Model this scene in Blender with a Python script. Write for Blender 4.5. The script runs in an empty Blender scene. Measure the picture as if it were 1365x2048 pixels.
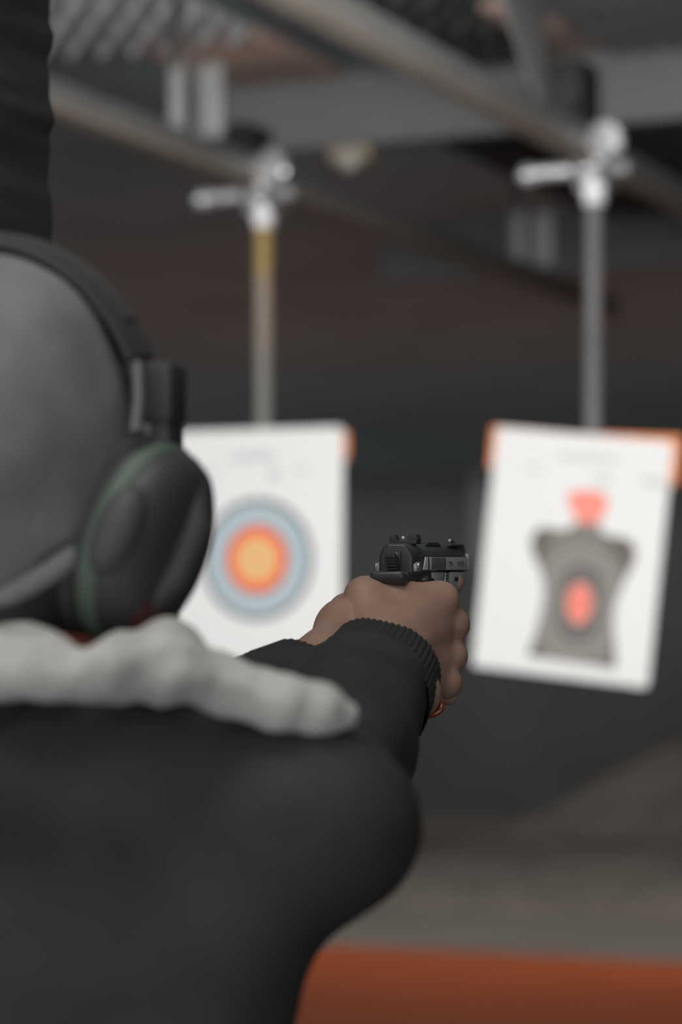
import bpy, bmesh, math, random
import numpy as np
from mathutils import Vector, Matrix

# ------------------------------------------------------------------ camera, world, lights, exposure
scene = bpy.context.scene
COL = scene.collection
FPX, CX, CY = 5400.0, 682.5, 1024.0
YAW, PITCH, CAMZ = math.radians(23.7), math.radians(2.926), 1.55
cam_data = bpy.data.cameras.new('camera')
cam = bpy.data.objects.new('camera', cam_data)
COL.objects.link(cam)
cam.location = (0, 0, CAMZ)
cam.rotation_euler = (math.pi / 2 + PITCH, 0, YAW)
cam_data.sensor_fit = 'VERTICAL'
cam_data.sensor_height = 36.0
cam_data.lens = FPX * 36.0 / 2048.0
cam_data.clip_start = 0.05
cam_data.dof.use_dof = True
cam_data.dof.focus_distance = 2.0
cam_data.dof.aperture_fstop = 4.4
scene.camera = cam

world = bpy.data.worlds.new('world')
scene.world = world
world.use_nodes = True
world.node_tree.nodes['Background'].inputs[0].default_value = (0.97, 0.98, 1.0, 1)
world.node_tree.nodes['Background'].inputs[1].default_value = 1.12


def area(name, loc, target, sx, sy, power, color=(1, 0.97, 0.93), spread=180):
    l = bpy.data.lights.new(name, 'AREA')
    l.shape = 'RECTANGLE'
    l.size, l.size_y = sx, sy
    l.energy = power
    l.color = color
    l.spread = math.radians(spread)
    o = bpy.data.objects.new(name, l)
    COL.objects.link(o)
    o.location = loc
    o.rotation_euler = (Vector(target) - Vector(loc)).to_track_quat('-Z', 'Y').to_euler()
    return o


area('booth_lamp', (-0.9, 0.9, 3.05), (-0.8, 1.2, 1.5), 1.6, 0.5, 17)
area('target_lamp', (-2.7, 2.9, 2.95), (-2.75, 6.4, 1.65), 2.6, 0.35, 29, (1, 0.98, 0.95), 110)
area('ceiling_fill_light', (-0.5, 3.6, 1.9), (-2.7, 6.9, 3.25), 1.0, 0.3, 40)  # added fill brightening the ceiling, no fixture known there
area('range_fill_light', (-4.5, 13.4, 3.1), (-4.5, 13.8, 0), 8.0, 0.6, 105)  # added light lifting the far floor and heaps, source unseen
area('back_wall_fill_light', (-6.5, 22.9, 3.15), (-6.5, 23.1, 0), 12.0, 0.4, 40)  # added to brighten the upper far wall, no fixture built

vs = scene.view_settings
vs.view_transform = 'Standard'
vs.look = 'None'
vs.exposure = 0.0
vs.gamma = 1.0
vs.use_curve_mapping = False
scene.cycles.use_denoising = True
scene.cycles.max_bounces = 8

RNG = random.Random(4)

# ------------------------------------------------------------------ helpers
CAMM = (Matrix.Translation(cam.location) @ cam.rotation_euler.to_matrix().to_4x4())


def W(px, py, d):
    """point of the place seen at pixel px, py, at depth d along the optical axis"""
    v = CAMM @ Vector(((px - CX) / FPX * d, -(py - CY) / FPX * d, -d))
    return np.array(v)


def unit(v):
    v = np.asarray(v, float)
    return v / np.linalg.norm(v)


UP = np.array((0., 0., 1.))
CR = np.array((math.cos(YAW), math.sin(YAW), 0.))        # camera right
CF = np.array((-math.sin(YAW), math.cos(YAW), 0.))       # camera forward, level


def srgb(r, g, b):
    def f(c):
        c /= 255.0
        return c / 12.92 if c <= 0.04045 else ((c + 0.055) / 1.055) ** 2.4
    return (f(r), f(g), f(b))


def mat(name, color, rough=0.7, spec=0.5, metal=0.0, var=0.0, vscale=20.0, bump=0.0, bscale=60.0,
        sheen=0.0, coat=0.0, stretch=None, sss=0.0):
    m = bpy.data.materials.new(name)
    m.use_nodes = True
    nt = m.node_tree
    b = nt.nodes['Principled BSDF']
    b.inputs['Base Color'].default_value = (*color, 1)
    b.inputs['Roughness'].default_value = rough
    b.inputs['Specular IOR Level'].default_value = spec
    b.inputs['Metallic'].default_value = metal
    if sheen:
        b.inputs['Sheen Weight'].default_value = sheen
        b.inputs['Sheen Roughness'].default_value = 0.6
    if coat:
        b.inputs['Coat Weight'].default_value = coat
    if sss:
        b.inputs['Subsurface Weight'].default_value = sss
        b.inputs['Subsurface Radius'].default_value = (0.012, 0.005, 0.003)
        b.inputs['Subsurface Scale'].default_value = 0.6
    tc = nt.nodes.new('ShaderNodeTexCoord')
    vec = tc.outputs['Object']
    if stretch:
        mp = nt.nodes.new('ShaderNodeMapping')
        mp.inputs['Scale'].default_value = stretch
        nt.links.new(vec, mp.inputs['Vector'])
        vec = mp.outputs['Vector']
    if var:
        n = nt.nodes.new('ShaderNodeTexNoise')
        n.inputs['Scale'].default_value = vscale
        n.inputs['Detail'].default_value = 5
        nt.links.new(vec, n.inputs['Vector'])
        r = nt.nodes.new('ShaderNodeMapRange')
        r.inputs['From Min'].default_value = 0.25
        r.inputs['From Max'].default_value = 0.75
        r.inputs['To Min'].default_value = 1 - var
        r.inputs['To Max'].default_value = 1 + var
        nt.links.new(n.outputs['Fac'], r.inputs['Value'])
        mx = nt.nodes.new('ShaderNodeMix')
        mx.data_type = 'RGBA'
        mx.blend_type = 'MULTIPLY'
        mx.inputs['Factor'].default_value = 1
        mx.inputs[6].default_value = (*color, 1)
        nt.links.new(r.outputs['Result'], mx.inputs[7])
        nt.links.new(mx.outputs[2], b.inputs['Base Color'])
    if bump:
        n2 = nt.nodes.new('ShaderNodeTexNoise')
        n2.inputs['Scale'].default_value = bscale
        n2.inputs['Detail'].default_value = 4
        nt.links.new(vec, n2.inputs['Vector'])
        bp = nt.nodes.new('ShaderNodeBump')
        bp.inputs['Strength'].default_value = bump
        bp.inputs['Distance'].default_value = 0.002
        nt.links.new(n2.outputs['Fac'], bp.inputs['Height'])
        nt.links.new(bp.outputs['Normal'], b.inputs['Normal'])
    return m


ORI = {}


def origin_of(o):
    return ORI.get(o.name, np.zeros(3)) if o else np.zeros(3)


def tag(o, label=None, cat=None, group=None, kind=None):
    if label:
        o['label'] = label
    if cat:
        o['category'] = cat
    if group:
        o['group'] = group
    if kind:
        o['kind'] = kind
    return o


def thing(name, loc, label, cat, group=None):
    o = bpy.data.objects.new(name, None)
    o.empty_display_size = 0.05
    COL.objects.link(o)
    o.location = tuple(loc)
    ORI[o.name] = np.array(loc, float)
    return tag(o, label, cat, group)


class MB:
    """collects shapes (world coordinates) that become ONE mesh object"""

    def __init__(self):
        self.v, self.f, self.m = [], [], []

    def add(self, verts, faces, mi=0):
        n = len(self.v)
        self.v += [tuple(map(float, p)) for p in verts]
        self.f += [tuple(i + n for i in f) for f in faces]
        self.m += [mi] * len(faces)
        return self

    def bm(self, b, M=None, mi=0):
        if M is not None:
            bmesh.ops.transform(b, matrix=M, verts=b.verts)
        b.verts.index_update()
        self.add([v.co[:] for v in b.verts], [[v.index for v in f.verts] for f in b.faces], mi)
        b.free()
        return self

    def box(self, lo, hi, bev=0.0, M=None, mi=0, seg=2):
        b = bmesh.new()
        bmesh.ops.create_cube(b, size=1)
        lo, hi = Vector(lo), Vector(hi)
        s, c = hi - lo, (hi + lo) / 2
        for v in b.verts:
            v.co = Vector((v.co.x * s.x, v.co.y * s.y, v.co.z * s.z)) + c
        if bev:
            bmesh.ops.bevel(b, geom=list(b.edges), offset=bev, segments=seg, affect='EDGES', profile=0.5)
        return self.bm(b, M, mi)

    def prism(self, prof, axis, a0, a1, bev=0.0, M=None, mi=0, seg=2):
        """closed 2D profile extruded along axis 'x','y' or 'z' from a0 to a1"""
        b = bmesh.new()

        def P(u, v, a):
            return {'x': (a, u, v), 'y': (u, a, v), 'z': (u, v, a)}[axis]
        A = [b.verts.new(P(u, v, a0)) for u, v in prof]
        B = [b.verts.new(P(u, v, a1)) for u, v in prof]
        n = len(prof)
        b.faces.new(A)
        b.faces.new(B[::-1])
        for i in range(n):
            b.faces.new((A[i], B[i], B[(i + 1) % n], A[(i + 1) % n]))
        bmesh.ops.recalc_face_normals(b, faces=b.faces)
        if bev:
            bmesh.ops.bevel(b, geom=list(b.edges), offset=bev, segments=seg, affect='EDGES', profile=0.5)
        return self.bm(b, M, mi)

    def cyl(self, a, b_, ra, rb=None, n=24, M=None, mi=0, cap=True, round_=0.0):
        rb = ra if rb is None else rb
        a, b_ = np.array(a, float), np.array(b_, float)
        if M is not None:
            a, b_ = np.array(M @ Vector(a)), np.array(M @ Vector(b_))
        t = unit(b_ - a)
        u = unit(np.cross(t, UP if abs(t[2]) < 0.9 else (1, 0, 0)))
        w = np.cross(t, u)
        L = np.linalg.norm(b_ - a)
        prof = [(0, ra), (L, rb)]
        if round_:
            prof = [(0, ra - round_), (round_ * .3, ra - round_ * .3), (round_, ra), (L - round_, rb),
                    (L - round_ * .3, rb - round_ * .3), (L, rb - round_)]
        return self.lathe(a, t, u, w, prof, n, mi, cap)

    def lathe(self, c, t, u, w, prof, n=32, mi=0, cap=True, su=1.0, sw=1.0):
        vs_, fs = [], []
        for off, r in prof:
            for k in range(n):
                an = 2 * math.pi * k / n
                vs_.append(np.array(c) + np.array(t) * off + np.array(u) * (r * su * math.cos(an)) + np.array(w) * (r * sw * math.sin(an)))
        m = len(prof)
        for i in range(m - 1):
            for k in range(n):
                fs.append((i * n + k, i * n + (k + 1) % n, (i + 1) * n + (k + 1) % n, (i + 1) * n + k))
        if cap:
            fs.append(tuple(range(n))[::-1])
            fs.append(tuple((m - 1) * n + k for k in range(n)))
        return self.add(vs_, fs, mi)

    def tube(self, pts, radii, n=16, mi=0, cap=True, shape=None):
        """tube through pts; shape(k, an)-> radius factor"""
        pts = [np.array(p, float) for p in pts]
        if not hasattr(radii, '__len__'):
            radii = [radii] * len(pts)
        vs_, fs = [], []
        ref = None
        for i, p in enumerate(pts):
            t = unit(pts[min(i + 1, len(pts) - 1)] - pts[max(i - 1, 0)])
            if ref is None:
                ref = unit(np.cross(t, UP if abs(t[2]) < 0.9 else (1, 0, 0)))
            u = unit(ref - t * np.dot(ref, t))
            ref = u
            w = np.cross(t, u)
            for k in range(n):
                an = 2 * math.pi * k / n
                r = radii[i] * (shape(i, an) if shape else 1)
                vs_.append(p + u * r * math.cos(an) + w * r * math.sin(an))
        for i in range(len(pts) - 1):
            for k in range(n):
                fs.append((i * n + k, i * n + (k + 1) % n, (i + 1) * n + (k + 1) % n, (i + 1) * n + k))
        if cap:
            fs.append(tuple(range(n))[::-1])
            fs.append(tuple((len(pts) - 1) * n + k for k in range(n)))
        return self.add(vs_, fs, mi)

    def ball(self, c, r, mi=0, seg=20, axes=None, M=None):
        b = bmesh.new()
        bmesh.ops.create_uvsphere(b, u_segments=seg, v_segments=seg // 2, radius=1)
        r3 = (r, r, r) if not hasattr(r, '__len__') else r
        for v in b.verts:
            v.co = Vector((v.co.x * r3[0], v.co.y * r3[1], v.co.z * r3[2]))
        if axes is not None:
            A = Matrix(np.array(axes).T.tolist()).to_4x4()
            bmesh.ops.transform(b, matrix=A, verts=b.verts)
        bmesh.ops.translate(b, verts=b.verts, vec=Vector(c))
        return self.bm(b, M, mi)

    def build(self, name, mats, parent=None, smooth=True, sharp=35, recalc=True):
        mats = mats if isinstance(mats, (list, tuple)) else [mats]
        V = np.array(self.v, float)
        if parent is not None:
            org = origin_of(parent)
        else:
            org = np.array(((V[:, 0].min() + V[:, 0].max()) / 2, (V[:, 1].min() + V[:, 1].max()) / 2, V[:, 2].min()))
        me = bpy.data.meshes.new(name)
        me.from_pydata((V - org).tolist(), [], self.f)
        for m in mats:
            me.materials.append(m)
        if len(mats) > 1:
            me.polygons.foreach_set('material_index', self.m)
        if recalc:
            b = bmesh.new()
            b.from_mesh(me)
            bmesh.ops.recalc_face_normals(b, faces=b.faces)
            b.to_mesh(me)
            b.free()
        if smooth:
            me.polygons.foreach_set('use_smooth', [True] * len(me.polygons))
            me.set_sharp_from_angle(angle=math.radians(sharp))
        me.update()
        o = bpy.data.objects.new(name, me)
        COL.objects.link(o)
        if parent is not None:
            o.parent = parent
            ORI[o.name] = org
        else:
            o.location = org
            ORI[o.name] = org
        return o


# ---- signed-distance modelling for organic shapes
def vnoise(x, y, z, seed=0):
    """value noise on arrays, range 0..1"""
    xi, yi, zi = np.floor(x).astype(np.int64), np.floor(y).astype(np.int64), np.floor(z).astype(np.int64)
    xf, yf, zf = x - xi, y - yi, z - zi
    xf, yf, zf = xf * xf * (3 - 2 * xf), yf * yf * (3 - 2 * yf), zf * zf * (3 - 2 * zf)

    def h(a, b, c):
        n = (a * 374761393 + b * 668265263 + c * 2147483647 + seed * 974711) & 0x7fffffff
        n = ((n ^ (n >> 13)) * 1274126177) & 0x7fffffff
        return ((n ^ (n >> 16)) & 0xffff) / 65535.0
    r = 0
    for dx in (0, 1):
        for dy in (0, 1):
            for dz in (0, 1):
                w = (xf if dx else 1 - xf) * (yf if dy else 1 - yf) * (zf if dz else 1 - zf)
                r = r + w * h(xi + dx, yi + dy, zi + dz)
    return r


class SDF:
    def __init__(self, lo, hi, h):
        self.lo = np.array(lo, float)
        self.h = h
        self.n = np.ceil((np.array(hi) - self.lo) / h).astype(int) + 1
        self.a = np.full(self.n, 1.0, np.float32)

    def sub(self, lo, hi):
        i0 = np.clip(np.floor((np.array(lo) - self.lo) / self.h).astype(int), 0, self.n)
        i1 = np.clip(np.ceil((np.array(hi) - self.lo) / self.h).astype(int) + 1, 0, self.n)
        if np.any(i1 <= i0):
            return None, None
        sl = tuple(slice(a, b) for a, b in zip(i0, i1))
        ax = [(self.lo[k] + self.h * np.arange(i0[k], i1[k])).astype(np.float32) for k in range(3)]
        return sl, (ax[0][:, None, None], ax[1][None, :, None], ax[2][None, None, :])

    def put(self, sl, d, k, mode):
        a = self.a[sl]
        if mode == 'sub':
            d = -d
            if k > 0:
                t = np.clip(0.5 - 0.5 * (d - a) / k, 0, 1)
                self.a[sl] = d * (1 - t) + a * t + k * t * (1 - t)
            else:
                self.a[sl] = np.maximum(a, d)
        else:
            if k > 0:
                t = np.clip(0.5 + 0.5 * (d - a) / k, 0, 1)
                self.a[sl] = d * (1 - t) + a * t - k * t * (1 - t)
            else:
                self.a[sl] = np.minimum(a, d)

    def cap(self, A, B, ra, rb=None, k=0.0, mode='add'):
        rb = ra if rb is None else rb
        A, B = np.array(A, float), np.array(B, float)
        pad = max(ra, rb) + 1.6 * k + 4 * self.h
        sl, g = self.sub(np.minimum(A, B) - pad, np.maximum(A, B) + pad)
        if sl is None:
            return self
        ab = B - A
        L2 = max(float(ab @ ab), 1e-12)
        t = np.clip(((g[0] - A[0]) * ab[0] + (g[1] - A[1]) * ab[1] + (g[2] - A[2]) * ab[2]) / L2, 0, 1)
        d = np.sqrt((g[0] - A[0] - t * ab[0]) ** 2 + (g[1] - A[1] - t * ab[1]) ** 2 + (g[2] - A[2] - t * ab[2]) ** 2)
        d = d - (ra + (rb - ra) * t)
        self.put(sl, d.astype(np.float32), k, mode)
        return self

    def chain(self, pts, radii, k=0.0, mode='add'):
        for i in range(len(pts) - 1):
            self.cap(pts[i], pts[i + 1], radii[i], radii[i + 1], k, mode)
        return self

    def ell(self, c, radii, axes=None, k=0.0, mode='add'):
        c = np.array(c, float)
        A = np.eye(3) if axes is None else np.array([unit(a) for a in axes])
        R = max(radii) + 1.6 * k + 4 * self.h
        sl, g = self.sub(c - R, c + R)
        if sl is None:
            return self
        q = [((g[0] - c[0]) * A[i][0] + (g[1] - c[1]) * A[i][1] + (g[2] - c[2]) * A[i][2]) for i in range(3)]
        k0 = np.sqrt(sum((q[i] / radii[i]) ** 2 for i in range(3)))
        k1 = np.sqrt(sum((q[i] / radii[i] ** 2) ** 2 for i in range(3))) + 1e-9
        self.put(sl, (k0 * (k0 - 1) / k1).astype(np.float32), k, mode)
        return self

    def cut(self, p, n):
        """keep the side of the plane that n points to"""
        n = unit(n)
        sl, g = self.sub(self.lo, self.lo + self.h * self.n)
        d = -((g[0] - p[0]) * n[0] + (g[1] - p[1]) * n[1] + (g[2] - p[2]) * n[2])
        self.a = np.maximum(self.a, d.astype(np.float32))
        return self

    def disp(self, fn, band=0.03):
        idx = np.nonzero(np.abs(self.a) < band)
        P = [self.lo[k] + self.h * idx[k] for k in range(3)]
        self.a[idx] += fn(*P).astype(np.float32)
        return self

    def mesh(self):
        a = self.a
        s = a < 0
        c = [s[dx:s.shape[0] - 1 + dx, dy:s.shape[1] - 1 + dy, dz:s.shape[2] - 1 + dz]
             for dx in (0, 1) for dy in (0, 1) for dz in (0, 1)]
        allc, anyc = c[0].copy(), c[0].copy()
        for q in c[1:]:
            allc &= q
            anyc |= q
        act = anyc & ~allc
        I = np.array(np.nonzero(act)).T
        vid = np.full(act.shape, -1, np.int64)
        vid[act] = np.arange(len(I))
        offs = [(dx, dy, dz) for dx in (0, 1) for dy in (0, 1) for dz in (0, 1)]
        vals = np.stack([a[I[:, 0] + o[0], I[:, 1] + o[1], I[:, 2] + o[2]] for o in offs], 1).astype(float)
        acc = np.zeros((len(I), 3))
        cnt = np.zeros(len(I))
        for i, oi in enumerate(offs):
            for j, oj in enumerate(offs):
                if j > i and sum(abs(x - y) for x, y in zip(oi, oj)) == 1:
                    vi, vj = vals[:, i], vals[:, j]
                    m = (vi < 0) != (vj < 0)
                    t = np.where(m, vi / np.where(m, vi - vj, 1), 0)
                    p = np.array(oi)[None] + t[:, None] * (np.array(oj) - np.array(oi))[None]
                    acc += np.where(m[:, None], p, 0)
                    cnt += m
        V = self.lo + self.h * (I + acc / cnt[:, None])
        F = []
        for ax in range(3):
            b1, b2 = (ax + 1) % 3, (ax + 2) % 3
            s0 = [slice(None)] * 3
            s1 = [slice(None)] * 3
            s0[ax], s1[ax] = slice(0, -1), slice(1, None)
            x = s[tuple(s0)] != s[tuple(s1)]
            E = np.array(np.nonzero(x)).T
            ok = (E[:, b1] > 0) & (E[:, b2] > 0) & (E[:, b1] < act.shape[b1]) & (E[:, b2] < act.shape[b2])
            E = E[ok]
            q = []
            for d1, d2 in ((0, 0), (1, 0), (1, 1), (0, 1)):
                e = E.copy()
                e[:, b1] -= d1
                e[:, b2] -= d2
                q.append(vid[e[:, 0], e[:, 1], e[:, 2]])
            q = np.stack(q, 1)
            flip = s[E[:, 0], E[:, 1], E[:, 2]]
            q[~flip] = q[~flip][:, ::-1]
            F.append(q)
        return V, np.concatenate(F)

    def build(self, name, m, parent=None, smooth_iter=0):
        V, F = self.mesh()
        for _ in range(smooth_iter):
            acc = np.zeros_like(V)
            cnt = np.zeros(len(V))
            for i in range(4):
                j = (i + 1) % 4
                np.add.at(acc, F[:, i], V[F[:, j]])
                np.add.at(acc, F[:, j], V[F[:, i]])
                np.add.at(cnt, F[:, i], 1)
                np.add.at(cnt, F[:, j], 1)
            V = 0.5 * V + 0.5 * acc / cnt[:, None]
        org = origin_of(parent)
        me = bpy.data.meshes.new(name)
        me.vertices.add(len(V))
        me.vertices.foreach_set('co', (V - org).astype(np.float32).ravel())
        me.loops.add(F.size)
        me.loops.foreach_set('vertex_index', F.astype(np.int32).ravel())
        me.polygons.add(len(F))
        me.polygons.foreach_set('loop_start', np.arange(0, F.size, 4, dtype=np.int32))
        me.update(calc_edges=True)
        me.validate()
        me.polygons.foreach_set('use_smooth', [True] * len(me.polygons))
        me.materials.append(m)
        o = bpy.data.objects.new(name, me)
        COL.objects.link(o)
        if parent is not None:
            o.parent = parent
        ORI[o.name] = org
        return o


# ------------------------------------------------------------------ materials
M_wall = mat('wall_black_rubber', (0.112, 0.112, 0.113), 0.85, 0.3, var=0.18, vscale=0.7)
M_ceil = mat('ceiling_dark', (0.325, 0.39, 0.41), 0.9, 0.2, var=0.15, vscale=1.2)
M_foam = mat('grey_foam', (0.80, 0.81, 0.82), 0.95, 0.1, var=0.1, vscale=9)
M_foam_dark = mat('dark_foam', (0.18, 0.18, 0.18), 0.95, 0.1, var=0.1, vscale=9)
M_booth = mat('black_foam', (0.072, 0.072, 0.072), 0.95, 0.1)
M_terra = mat('terracotta_board', (0.60, 0.43, 0.37), 0.8, 0.2, var=0.08, vscale=6)
M_baffle = mat('grey_steel_plate', (0.155, 0.158, 0.163), 0.6, 0.4, var=0.06, vscale=2)
M_rail = mat('tan_painted_steel', (0.25, 0.215, 0.185), 0.5, 0.4, var=0.12, vscale=5)
M_railtop = mat('galvanised_steel', (0.215, 0.215, 0.215), 0.45, 0.5, var=0.1, vscale=8)
M_hanger = mat('pale_grey_steel', (0.22, 0.22, 0.22), 0.5, 0.5)
M_chrome = mat('chrome', (0.78, 0.78, 0.79), 0.25, 0.5, 0.55, var=0.05, vscale=30)
M_whitecap = mat('white_plastic', (0.90, 0.90, 0.93), 0.4, 0.5)
M_motor = mat('black_motor_case', (0.028, 0.027, 0.026), 0.6, 0.3)
M_pole2 = mat('grey_painted_tube', (0.165, 0.165, 0.165), 0.5, 0.4, var=0.15, vscale=6)
M_orange = mat('orange_plastic', (0.93, 0.30, 0.10), 0.5, 0.4)
M_paper = mat('white_paper', (0.86, 0.86, 0.86), 0.8, 0.2)
M_heap = mat('grey_brown_granulate', (0.185, 0.163, 0.146), 0.95, 0.1, var=0.25, vscale=3, bump=0.6, bscale=20)

# ------------------------------------------------------------------ the room
XL, XR, YB, YF, ZC = -17.0, 7.0, -2.5, 24.0, 3.25
M_floor = bpy.data.materials.new('painted_floor')
M_floor.use_nodes = True
nt = M_floor.node_tree
bs = nt.nodes['Principled BSDF']
bs.inputs['Roughness'].default_value = 0.75
bs.inputs['Specular IOR Level'].default_value = 0.1
geo = nt.nodes.new('ShaderNodeNewGeometry')
sep = nt.nodes.new('ShaderNodeSeparateXYZ')
nt.links.new(geo.outputs['Position'], sep.inputs[0])
gt = nt.nodes.new('ShaderNodeMath')
gt.operation = 'COMPARE'          # orange band between y = 10.0 and y = 13.05
nt.links.new(sep.outputs['Y'], gt.inputs[0])
gt.inputs[1].default_value = 11.525
gt.inputs[2].default_value = 1.525
nz = nt.nodes.new('ShaderNodeTexNoise')
nz.inputs['Scale'].default_value = 0.7
nz.inputs['Detail'].default_value = 6
nt.links.new(geo.outputs['Position'], nz.inputs['Vector'])
rmp = nt.nodes.new('ShaderNodeMapRange')
rmp.inputs['To Min'].default_value = 0.75
rmp.inputs['To Max'].default_value = 1.25
nt.links.new(nz.outputs['Fac'], rmp.inputs['Value'])
mx = nt.nodes.new('ShaderNodeMix')
mx.data_type = 'RGBA'
mx.inputs[7].default_value = (0.375, 0.083, 0.026, 1)
mx.inputs[6].default_value = (0.176, 0.157, 0.141, 1)
nt.links.new(gt.outputs[0], mx.inputs['Factor'])
lt = nt.nodes.new('ShaderNodeMath')
lt.operation = 'LESS_THAN'
nt.links.new(sep.outputs['Y'], lt.inputs[0])
lt.inputs[1].default_value = 10.0
mk = nt.nodes.new('ShaderNodeMix')
mk.data_type = 'RGBA'
mk.inputs[7].default_value = (0.055, 0.055, 0.057, 1)
nt.links.new(lt.outputs[0], mk.inputs['Factor'])
nt.links.new(mx.outputs[2], mk.inputs[6])
mm = nt.nodes.new('ShaderNodeMix')
mm.data_type = 'RGBA'
mm.blend_type = 'MULTIPLY'
mm.inputs['Factor'].default_value = 1
nt.links.new(mk.outputs[2], mm.inputs[6])
nt.links.new(rmp.outputs['Result'], mm.inputs[7])
nt.links.new(mm.outputs[2], bs.inputs['Base Color'])

tag(MB().box((XL, YB, -0.1), (XR, YF, 0)).build('floor', M_floor, smooth=False),
    'painted range floor with a wide orange band before the grey far part', 'floor', kind='structure')
tag(MB().box((XL, YB, ZC), (XR, YF, ZC + 0.1)).build('ceiling', M_ceil, smooth=False),
    'dark ceiling above the shooting lanes', 'ceiling', kind='structure')
tag(MB().box((XL, YF, 0), (XR, YF + 0.15, ZC)).build('wall_back', M_wall, smooth=False),
    'black far wall behind the hanging targets', 'wall', kind='structure')
tag(MB().box((XR, YB, 0), (XR + 0.15, YF, ZC)).build('wall_right', mat('grey_concrete', (0.30, 0.30, 0.30), 0.9, 0.2, var=0.1, vscale=1), smooth=False),
    'grey side wall to the right of the lanes', 'wall', kind='structure')


def foam(name, x0, x1, y0, y1, z, depth, wave, du, m, label):
    """foam slab under the ceiling with ridges; du = ridge direction in plan"""
    du = unit(np.array((du[0], du[1])))
    pv = np.array((-du[1], du[0]))
    st = wave / 6
    nx, ny = int((x1 - x0) / st) + 1, int((y1 - y0) / st) + 1
    xs, ys = np.linspace(x0, x1, nx), np.linspace(y0, y1, ny)
    V, F = [], []
    for j in range(ny):
        for i in range(nx):
            p = (xs[i] * pv[0] + ys[j] * pv[1]) / wave * 2 * math.pi
            q = (xs[i] * du[0] + ys[j] * du[1]) / (wave * 3.1) * 2 * math.pi
            V.append((xs[i], ys[j], z - depth * (0.55 + 0.38 * math.sin(p) + 0.07 * math.sin(q))))
    for j in range(ny - 1):
        for i in range(nx - 1):
            a = j * nx + i
            F.append((a, a + nx, a + nx + 1, a + 1))
    n0 = len(V)
    rim = [i for i in range(nx)] + [j * nx + nx - 1 for j in range(1, ny)] + \
          [(ny - 1) * nx + i for i in range(nx - 2, -1, -1)] + [j * nx for j in range(ny - 2, 0, -1)]
    for i in rim:
        V.append((V[i][0], V[i][1], z))
    k = len(rim)
    for i in range(k):
        F.append((rim[i], rim[(i + 1) % k], n0 + (i + 1) % k, n0 + i))
    F.append(tuple(n0 + i for i in range(k)))
    return tag(MB().add(V, F).build(name, m, sharp=60), label, 'foam panel')


foam('foam_and_shade_panel', -5.0, -3.15, 5.2, 6.58, ZC - 0.002, 0.05, 0.080, (0.351, -0.457), M_foam,
     'ribbed light grey acoustic foam on the ceiling beside the black booth divider')
foam('foam_and_shade_panel', -2.97, -2.5, 5.2, 7.12, ZC - 0.002, 0.05, 0.080, (0.351, -0.457), M_foam_dark,
     'narrow ribbed grey foam strip on the ceiling between the two rails')
foam('foam_and_shade_panel', -2.32, -0.9, 5.2, 7.12, ZC - 0.002, 0.05, 0.075, (0.053, 0.285), M_foam_dark,
     'ribbed dark grey foam on the ceiling in the upper right corner')
tag(MB().box((-3.52, 6.60, ZC - 0.03), (-3.14, 7.15, ZC), 0.004).build('ceiling_board', M_terra),
    'terracotta coloured ceiling board in front of the wide grey baffle', 'ceiling board')
tag(MB().box((-2.48, 6.55, ZC - 0.03), (-2.34, 7.12, ZC), 0.004).build('ceiling_board', M_terra),
    'narrow pinkish ceiling board beside the upper right foam', 'ceiling board')
foam('foam_and_shade_panel', -3.25, -1.0, 7.3, 9.9, ZC - 0.002, 0.04, 0.07, (0.0, 1.0), mat('painted_ceiling_shade', (0.085, 0.09, 0.092), 0.95, 0.1),  # added dark sheet painting the shaded ceiling between the baffles
     'dark ribbed sheet standing for shade on the ceiling between the two grey baffles')
tag(MB().box((-3.60, 7.16, 3.02), (-1.2, 7.22, ZC), 0.004).build('ceiling_baffle', M_baffle),
    'wide smooth grey baffle plate crossing the ceiling behind both target carriers', 'baffle')
tag(MB().box((-4.2, 9.95, 3.02), (-1.0, 10.02, ZC), 0.004).build('ceiling_baffle', mat('dim_steel_plate', (0.12, 0.12, 0.124), 0.7, 0.3, var=0.1, vscale=2)),
    'farther darker baffle plate behind the right hand pole', 'baffle')


# ------------------------------------------------------------------ rails, carriers, targets
LX1, LX2, TY = -3.030, -2.115, 6.42
ZR = 2.795      # rail centre height


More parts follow.
